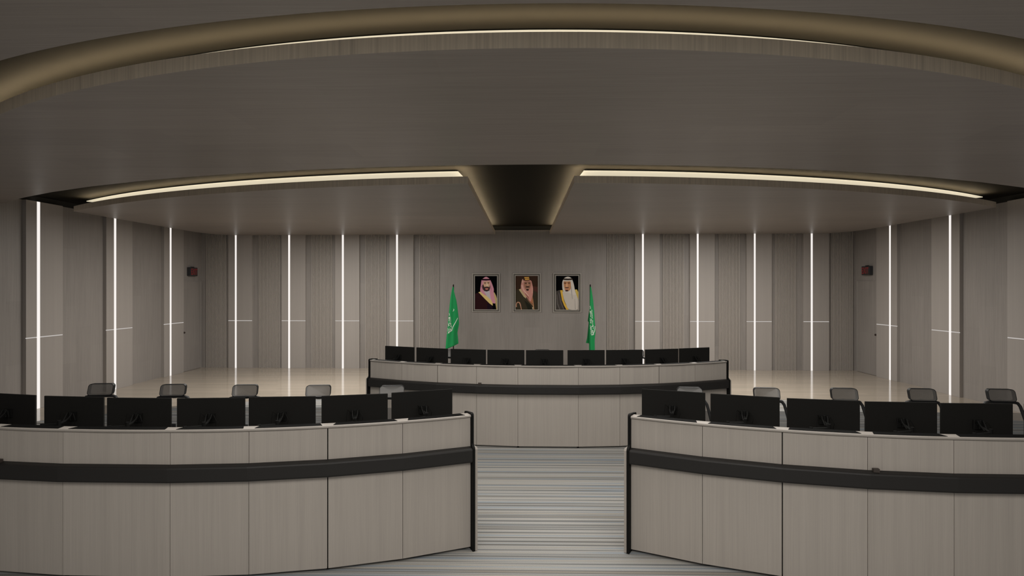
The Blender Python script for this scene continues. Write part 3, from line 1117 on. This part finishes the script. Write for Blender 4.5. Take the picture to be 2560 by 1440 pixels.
def frame_ring(w, h, t, y0, y1):
    """rectangular moulding, outer size w x h, face width t, from depth y0 to y1 (local y)"""
    mb = MB()
    for z, s in ((h / 2 - t / 2, 1), (-h / 2 + t / 2, 1)):
        mb.box((0, (y0 + y1) / 2, z), (w, y1 - y0, t))
    for x in (w / 2 - t / 2, -w / 2 + t / 2):
        mb.box((x, (y0 + y1) / 2, 0), (t, y1 - y0, h - 2 * t))
    return mb


for (ua, ub), art, lab in zip(((1180.4, 1249.0), (1282.2, 1351.6), (1383.4, 1453.3)), ART, PLAB):
    xa, xb = xback(ua), xback(ub)
    xm = (xa + xb) / 2
    w = xb - xa
    sc = w / 68.8
    h = 97.2 * sc
    root = empty('framed_portrait', (xm, yback(xm, PROUD), 2.25 - (731.8 - 720) * sc), BROT)
    tag(root, lab, 'picture', 'framed portraits on the back wall')
    frame_ring(w, h, 1.6 * sc, -.030, -.001).build('outer_moulding', M_FRAMEL, root)
    frame_ring(w - 3.2 * sc, h - 3.2 * sc, 3.4 * sc, -.024, -.001).build('dark_frame', M_FRAMED, root)
    frame_ring(w - 10 * sc, h - 10 * sc, 1.5 * sc, -.028, -.001).build('inner_moulding', M_FRAMEL, root)
    pw, ph = w - 13 * sc, h - 13 * sc
    mb = MB()
    mats = []
    for k, (c, poly) in enumerate(art):
        mm = art_mat(c)
        if mm not in mats:
            mats.append(mm)
        y = -.006 - .0004 * k
        V = []
        for px, py in poly:
            fx = min(1, max(0, (px - PIC[0]) / (PIC[2] - PIC[0])))
            fz = min(1, max(0, (py - PIC[1]) / (PIC[3] - PIC[1])))
            V.append(((fx - .5) * pw, y, (.5 - fz) * ph))
        mb.add(V, [tuple(range(len(V)))], mats.index(mm))
    me = bpy.data.meshes.new('picture_print')
    me.from_pydata(mb.v, [], mb.f)
    for mm in mats:
        me.materials.append(mm)
    for p_, i in zip(me.polygons, mb.m):
        p_.material_index = i
    po = bpy.data.objects.new('picture_print', me)
    COL.objects.link(po)
    po.parent = root
    MB().box((0, -.003, 0), (pw + .01, .004, ph + .01)).build('backing', M_FRAMED, root)


# ------------------------------------------------------------------ flags
def lerp_tab(tab, v):
    for (a, x), (b, y) in zip(tab[:-1], tab[1:]):
        if v <= b:
            t = (v - a) / (b - a) if b > a else 0
            t = max(0, min(1, t))
            return x + (y - x) * t
    return tab[-1][1]


AR1 = '\uFEEA\uFEE0\uFEDF\uFE8D \uFEFB\uFE87 \uFEEA\uFEDF\uFE87 \uFEFB'
AR2 = '\uFEEA\uFEE0\uFEDF\uFE8D \uFEDD\uFEEE\uFEB3\uFEAD \uFEAA\uFEE4\uFEA4\uFEE3'


def flag(u_pole, yc, left, right, fold, writing, swords, extra, label):
    s = yc / F
    top = at_depth(u_pole, 711, yc)
    root = empty('flag', (top.x, top.y, .003))
    tag(root, label, 'flag', 'green flags on poles beside the portraits')
    zt = top.z - .003
    MB().cyl((0, 0, 0), .19, .03, 32, r2=.17).build('base', M_POLE, root)
    b = MB()
    b.cyl((0, 0, .03), .017, zt - .03 - .02, 14)
    b.build('pole', M_POLE, root, smooth=True)
    MB().ball((0, 0, zt - .012), .016, 8).build('finial', M_POLE, root, smooth=True)

    def X(u):
        return (u - u_pole) * s

    def Zv(v):
        return zt - (v - 711) * s
    NV, NU = 60, 28

    def S(a, v, off=0.0):
        """a across 0..1, v photo row"""
        l, r = lerp_tab(left, v), lerp_tab(right, v)
        u = l + (r - l) * a
        dep = fold(a, (v - 716) / 155.0)
        return Vector((X(u), -.024 - dep - off, Zv(v)))
    vl, vr = left[-1][0], right[-1][0]
    vt = left[0][0]
    vs, fs = [], []
    for i in range(NV + 1):
        for j in range(NU + 1):
            a = j / NU
            vend = vl + (vr - vl) * a ** 1.2
            v = vt + (vend - vt) * i / NV
            vs.append(S(a, v))
    for i in range(NV):
        for j in range(NU):
            q = i * (NU + 1) + j
            fs.append((q, q + 1, q + NU + 2, q + NU + 1))
    cl = MB().add(vs, fs).build('cloth', M_GREEN, root, smooth=True)
    md = cl.modifiers.new('thickness', 'SOLIDIFY')
    md.thickness = .003
    md.offset = 1
    for (ex, ez) in extra:
        mb = MB()
        n = len(ex)
        mb.add([(X(u), .015 + .002 * i, Zv(v)) for i, (u, v) in enumerate(ex)], [tuple(range(n))])
        e = mb.build('back_fold', M_GREEN, root)
        e.modifiers.new('thickness', 'SOLIDIFY').thickness = .003
    # writing: rows of script running up the cloth
    wm = MB()

    def inv(u, v):
        l, r = lerp_tab(left, v), lerp_tab(right, v)
        return S(max(.02, min(.98, (u - l) / (r - l))), v, .006)
    for body, quad in writing:
        V, Fc = text_mesh(body, 1.0, offset=.042)
        xs = [q.x for q in V]
        ys = [q.y for q in V]
        x0, x1, y0, y1 = min(xs), max(xs), min(ys), max(ys)
        (ax, ay), (bx, by), (cx, cy), (dx, dy) = quad        # text corners: start-bottom, end-bottom, end-top, start-top
        P = []
        for q in V:
            t, w = (q.x - x0) / (x1 - x0), (q.y - y0) / (y1 - y0)
            u = (ax * (1 - t) + bx * t) * (1 - w) + (dx * (1 - t) + cx * t) * w
            v = (ay * (1 - t) + by * t) * (1 - w) + (dy * (1 - t) + cy * t) * w
            P.append(inv(u, v))
        wm.add(P, Fc)
    for path, wid in swords:
        n = len(path)
        A, B = [], []
        for i, (u, v) in enumerate(path):
            p0, p1 = path[max(0, i - 1)], path[min(n - 1, i + 1)]
            dx, dy = p1[0] - p0[0], p1[1] - p0[1]
            l = hypot(dx, dy)
            wd = wid * (.5 + .5 * sin(PI * (i + .6) / (n + .2)))
            A.append(inv(u - dy / l * wd, v + dx / l * wd))
            B.append(inv(u + dy / l * wd, v - dx / l * wd))
        wm.rings([[a, b] for a, b in zip(A, B)], closed_ring=False, cap=False)
    w = wm.build('writing_and_sword', M_FWHITE, cl)
    return root


def fold_l(a, t):
    t = max(0, min(1, t))
    return .03 + .05 * t * (sin(a * 5.2 + .4) + .5 * sin(a * 9 + 2 * t)) - .06 * t * max(0, a - .62) * 2


def fold_r(a, t):
    t = max(0, min(1, t))
    return .03 + .045 * t * (sin(a * 4.4 + .5) + .4 * sin(a * 11 - 1.5 * t))


flag(1133.5, 16.2,
     [(717, 1132.0), (725, 1130.3), (745, 1126.8), (780, 1123.2), (820, 1119.6), (850, 1116.6), (872, 1115.0)],
     [(717, 1134.6), (728, 1135.3), (740, 1138.6), (752, 1141.6), (770, 1144.2), (795, 1146.8), (810, 1147.8), (822, 1145.2), (832, 1143.4), (845, 1144.8), (858, 1145.8), (859, 1145.8)],
     fold_l,
     [(AR1, [(1127.0, 832), (1126.4, 784), (1123.6, 782), (1119.2, 834)]),
      (AR2, [(1131.2, 826), (1128.0, 796), (1126.6, 788), (1126.0, 830)])],
     [([(1144.6, 794.5), (1142, 800), (1138.5, 807), (1135, 813), (1132.6, 818), (1131.2, 824)], .75), ([(1131.4, 825), (1125, 829.5), (1119.0, 833.5)], .7),
      ([(1134.5, 772), (1135.6, 774.5), (1133.2, 778)], .7)],
     [], 'green flag with white script and a sword on a black pole, left of the portraits')
flag(1475.6, 16.2,
     [(717, 1475.0), (735, 1474.4), (765, 1473.6), (800, 1472.0), (825, 1471.6), (850, 1471.8), (880, 1472.2)],
     [(717, 1477.2), (730, 1479.4), (748, 1482.2), (765, 1483.8), (785, 1485.6), (812, 1487.6), (830, 1488.8), (842, 1487.4), (852, 1486.6), (866, 1486.8), (880, 1487.2)],
     fold_r,
     [(AR1, [(1479.6, 838), (1477.0, 764), (1473.8, 764), (1474.6, 830)]),
      (AR2, [(1484.6, 837), (1480.6, 776), (1477.2, 772), (1479.6, 838)])],
     [([(1487.0, 815), (1486.8, 822), (1485.6, 829), (1482.5, 834)], .8), ([(1475.6, 833), (1478, 836.6), (1482, 836.8), (1484.6, 834)], .8)],
     [([(1473.0, 775), (1469.6, 802), (1472, 806), (1468, 845), (1464.8, 857.5), (1474, 859), (1474.5, 800)], None)],
     'green flag with white script on a black pole, right of the portraits')

# ------------------------------------------------------------------ lights and world
w = bpy.data.worlds.new('world')
SC.world = w
w.use_nodes = True
bg = w.node_tree.nodes['Background']
bg.inputs[0].default_value = (1.0, 0.97, 0.93, 1)
bg.inputs[1].default_value = 0.42


def area(name, loc, sx, sy, power, col=(1, .96, .90), rot=(0, 0, 0)):
    l = bpy.data.lights.new(name, 'AREA')
    l.shape = 'RECTANGLE'
    l.size, l.size_y = sx, sy
    l.energy = power
    l.color = col
    o = bpy.data.objects.new(name, l)
    COL.objects.link(o)
    o.location = loc
    o.rotation_euler = rot
    return o


area('unseen_fill_light', (-4.5, 13.2, 3.70), 3.6, 2.4, 230)  # these area lights are added, unseen fill at ceiling height, without fixtures
area('unseen_fill_light', (4.4, 13.1, 3.70), 3.6, 2.4, 230)
area('unseen_fill_light', (0.1, 6.0, 3.70), 8, 2.4, 190)
area('unseen_fill_light', (0.1, 0.6, 3.70), 7, 2.6, 255)

SC.view_settings.view_transform = 'Standard'
SC.view_settings.look = 'None'
SC.view_settings.gamma = 1.0
SC.view_settings.exposure = 0.0
SC.view_settings.use_curve_mapping = False
SC.cycles.use_denoising = True
SC.cycles.max_bounces = 8
SC.cycles.diffuse_bounces = 5
SC.cycles.sample_clamp_indirect = 4.0
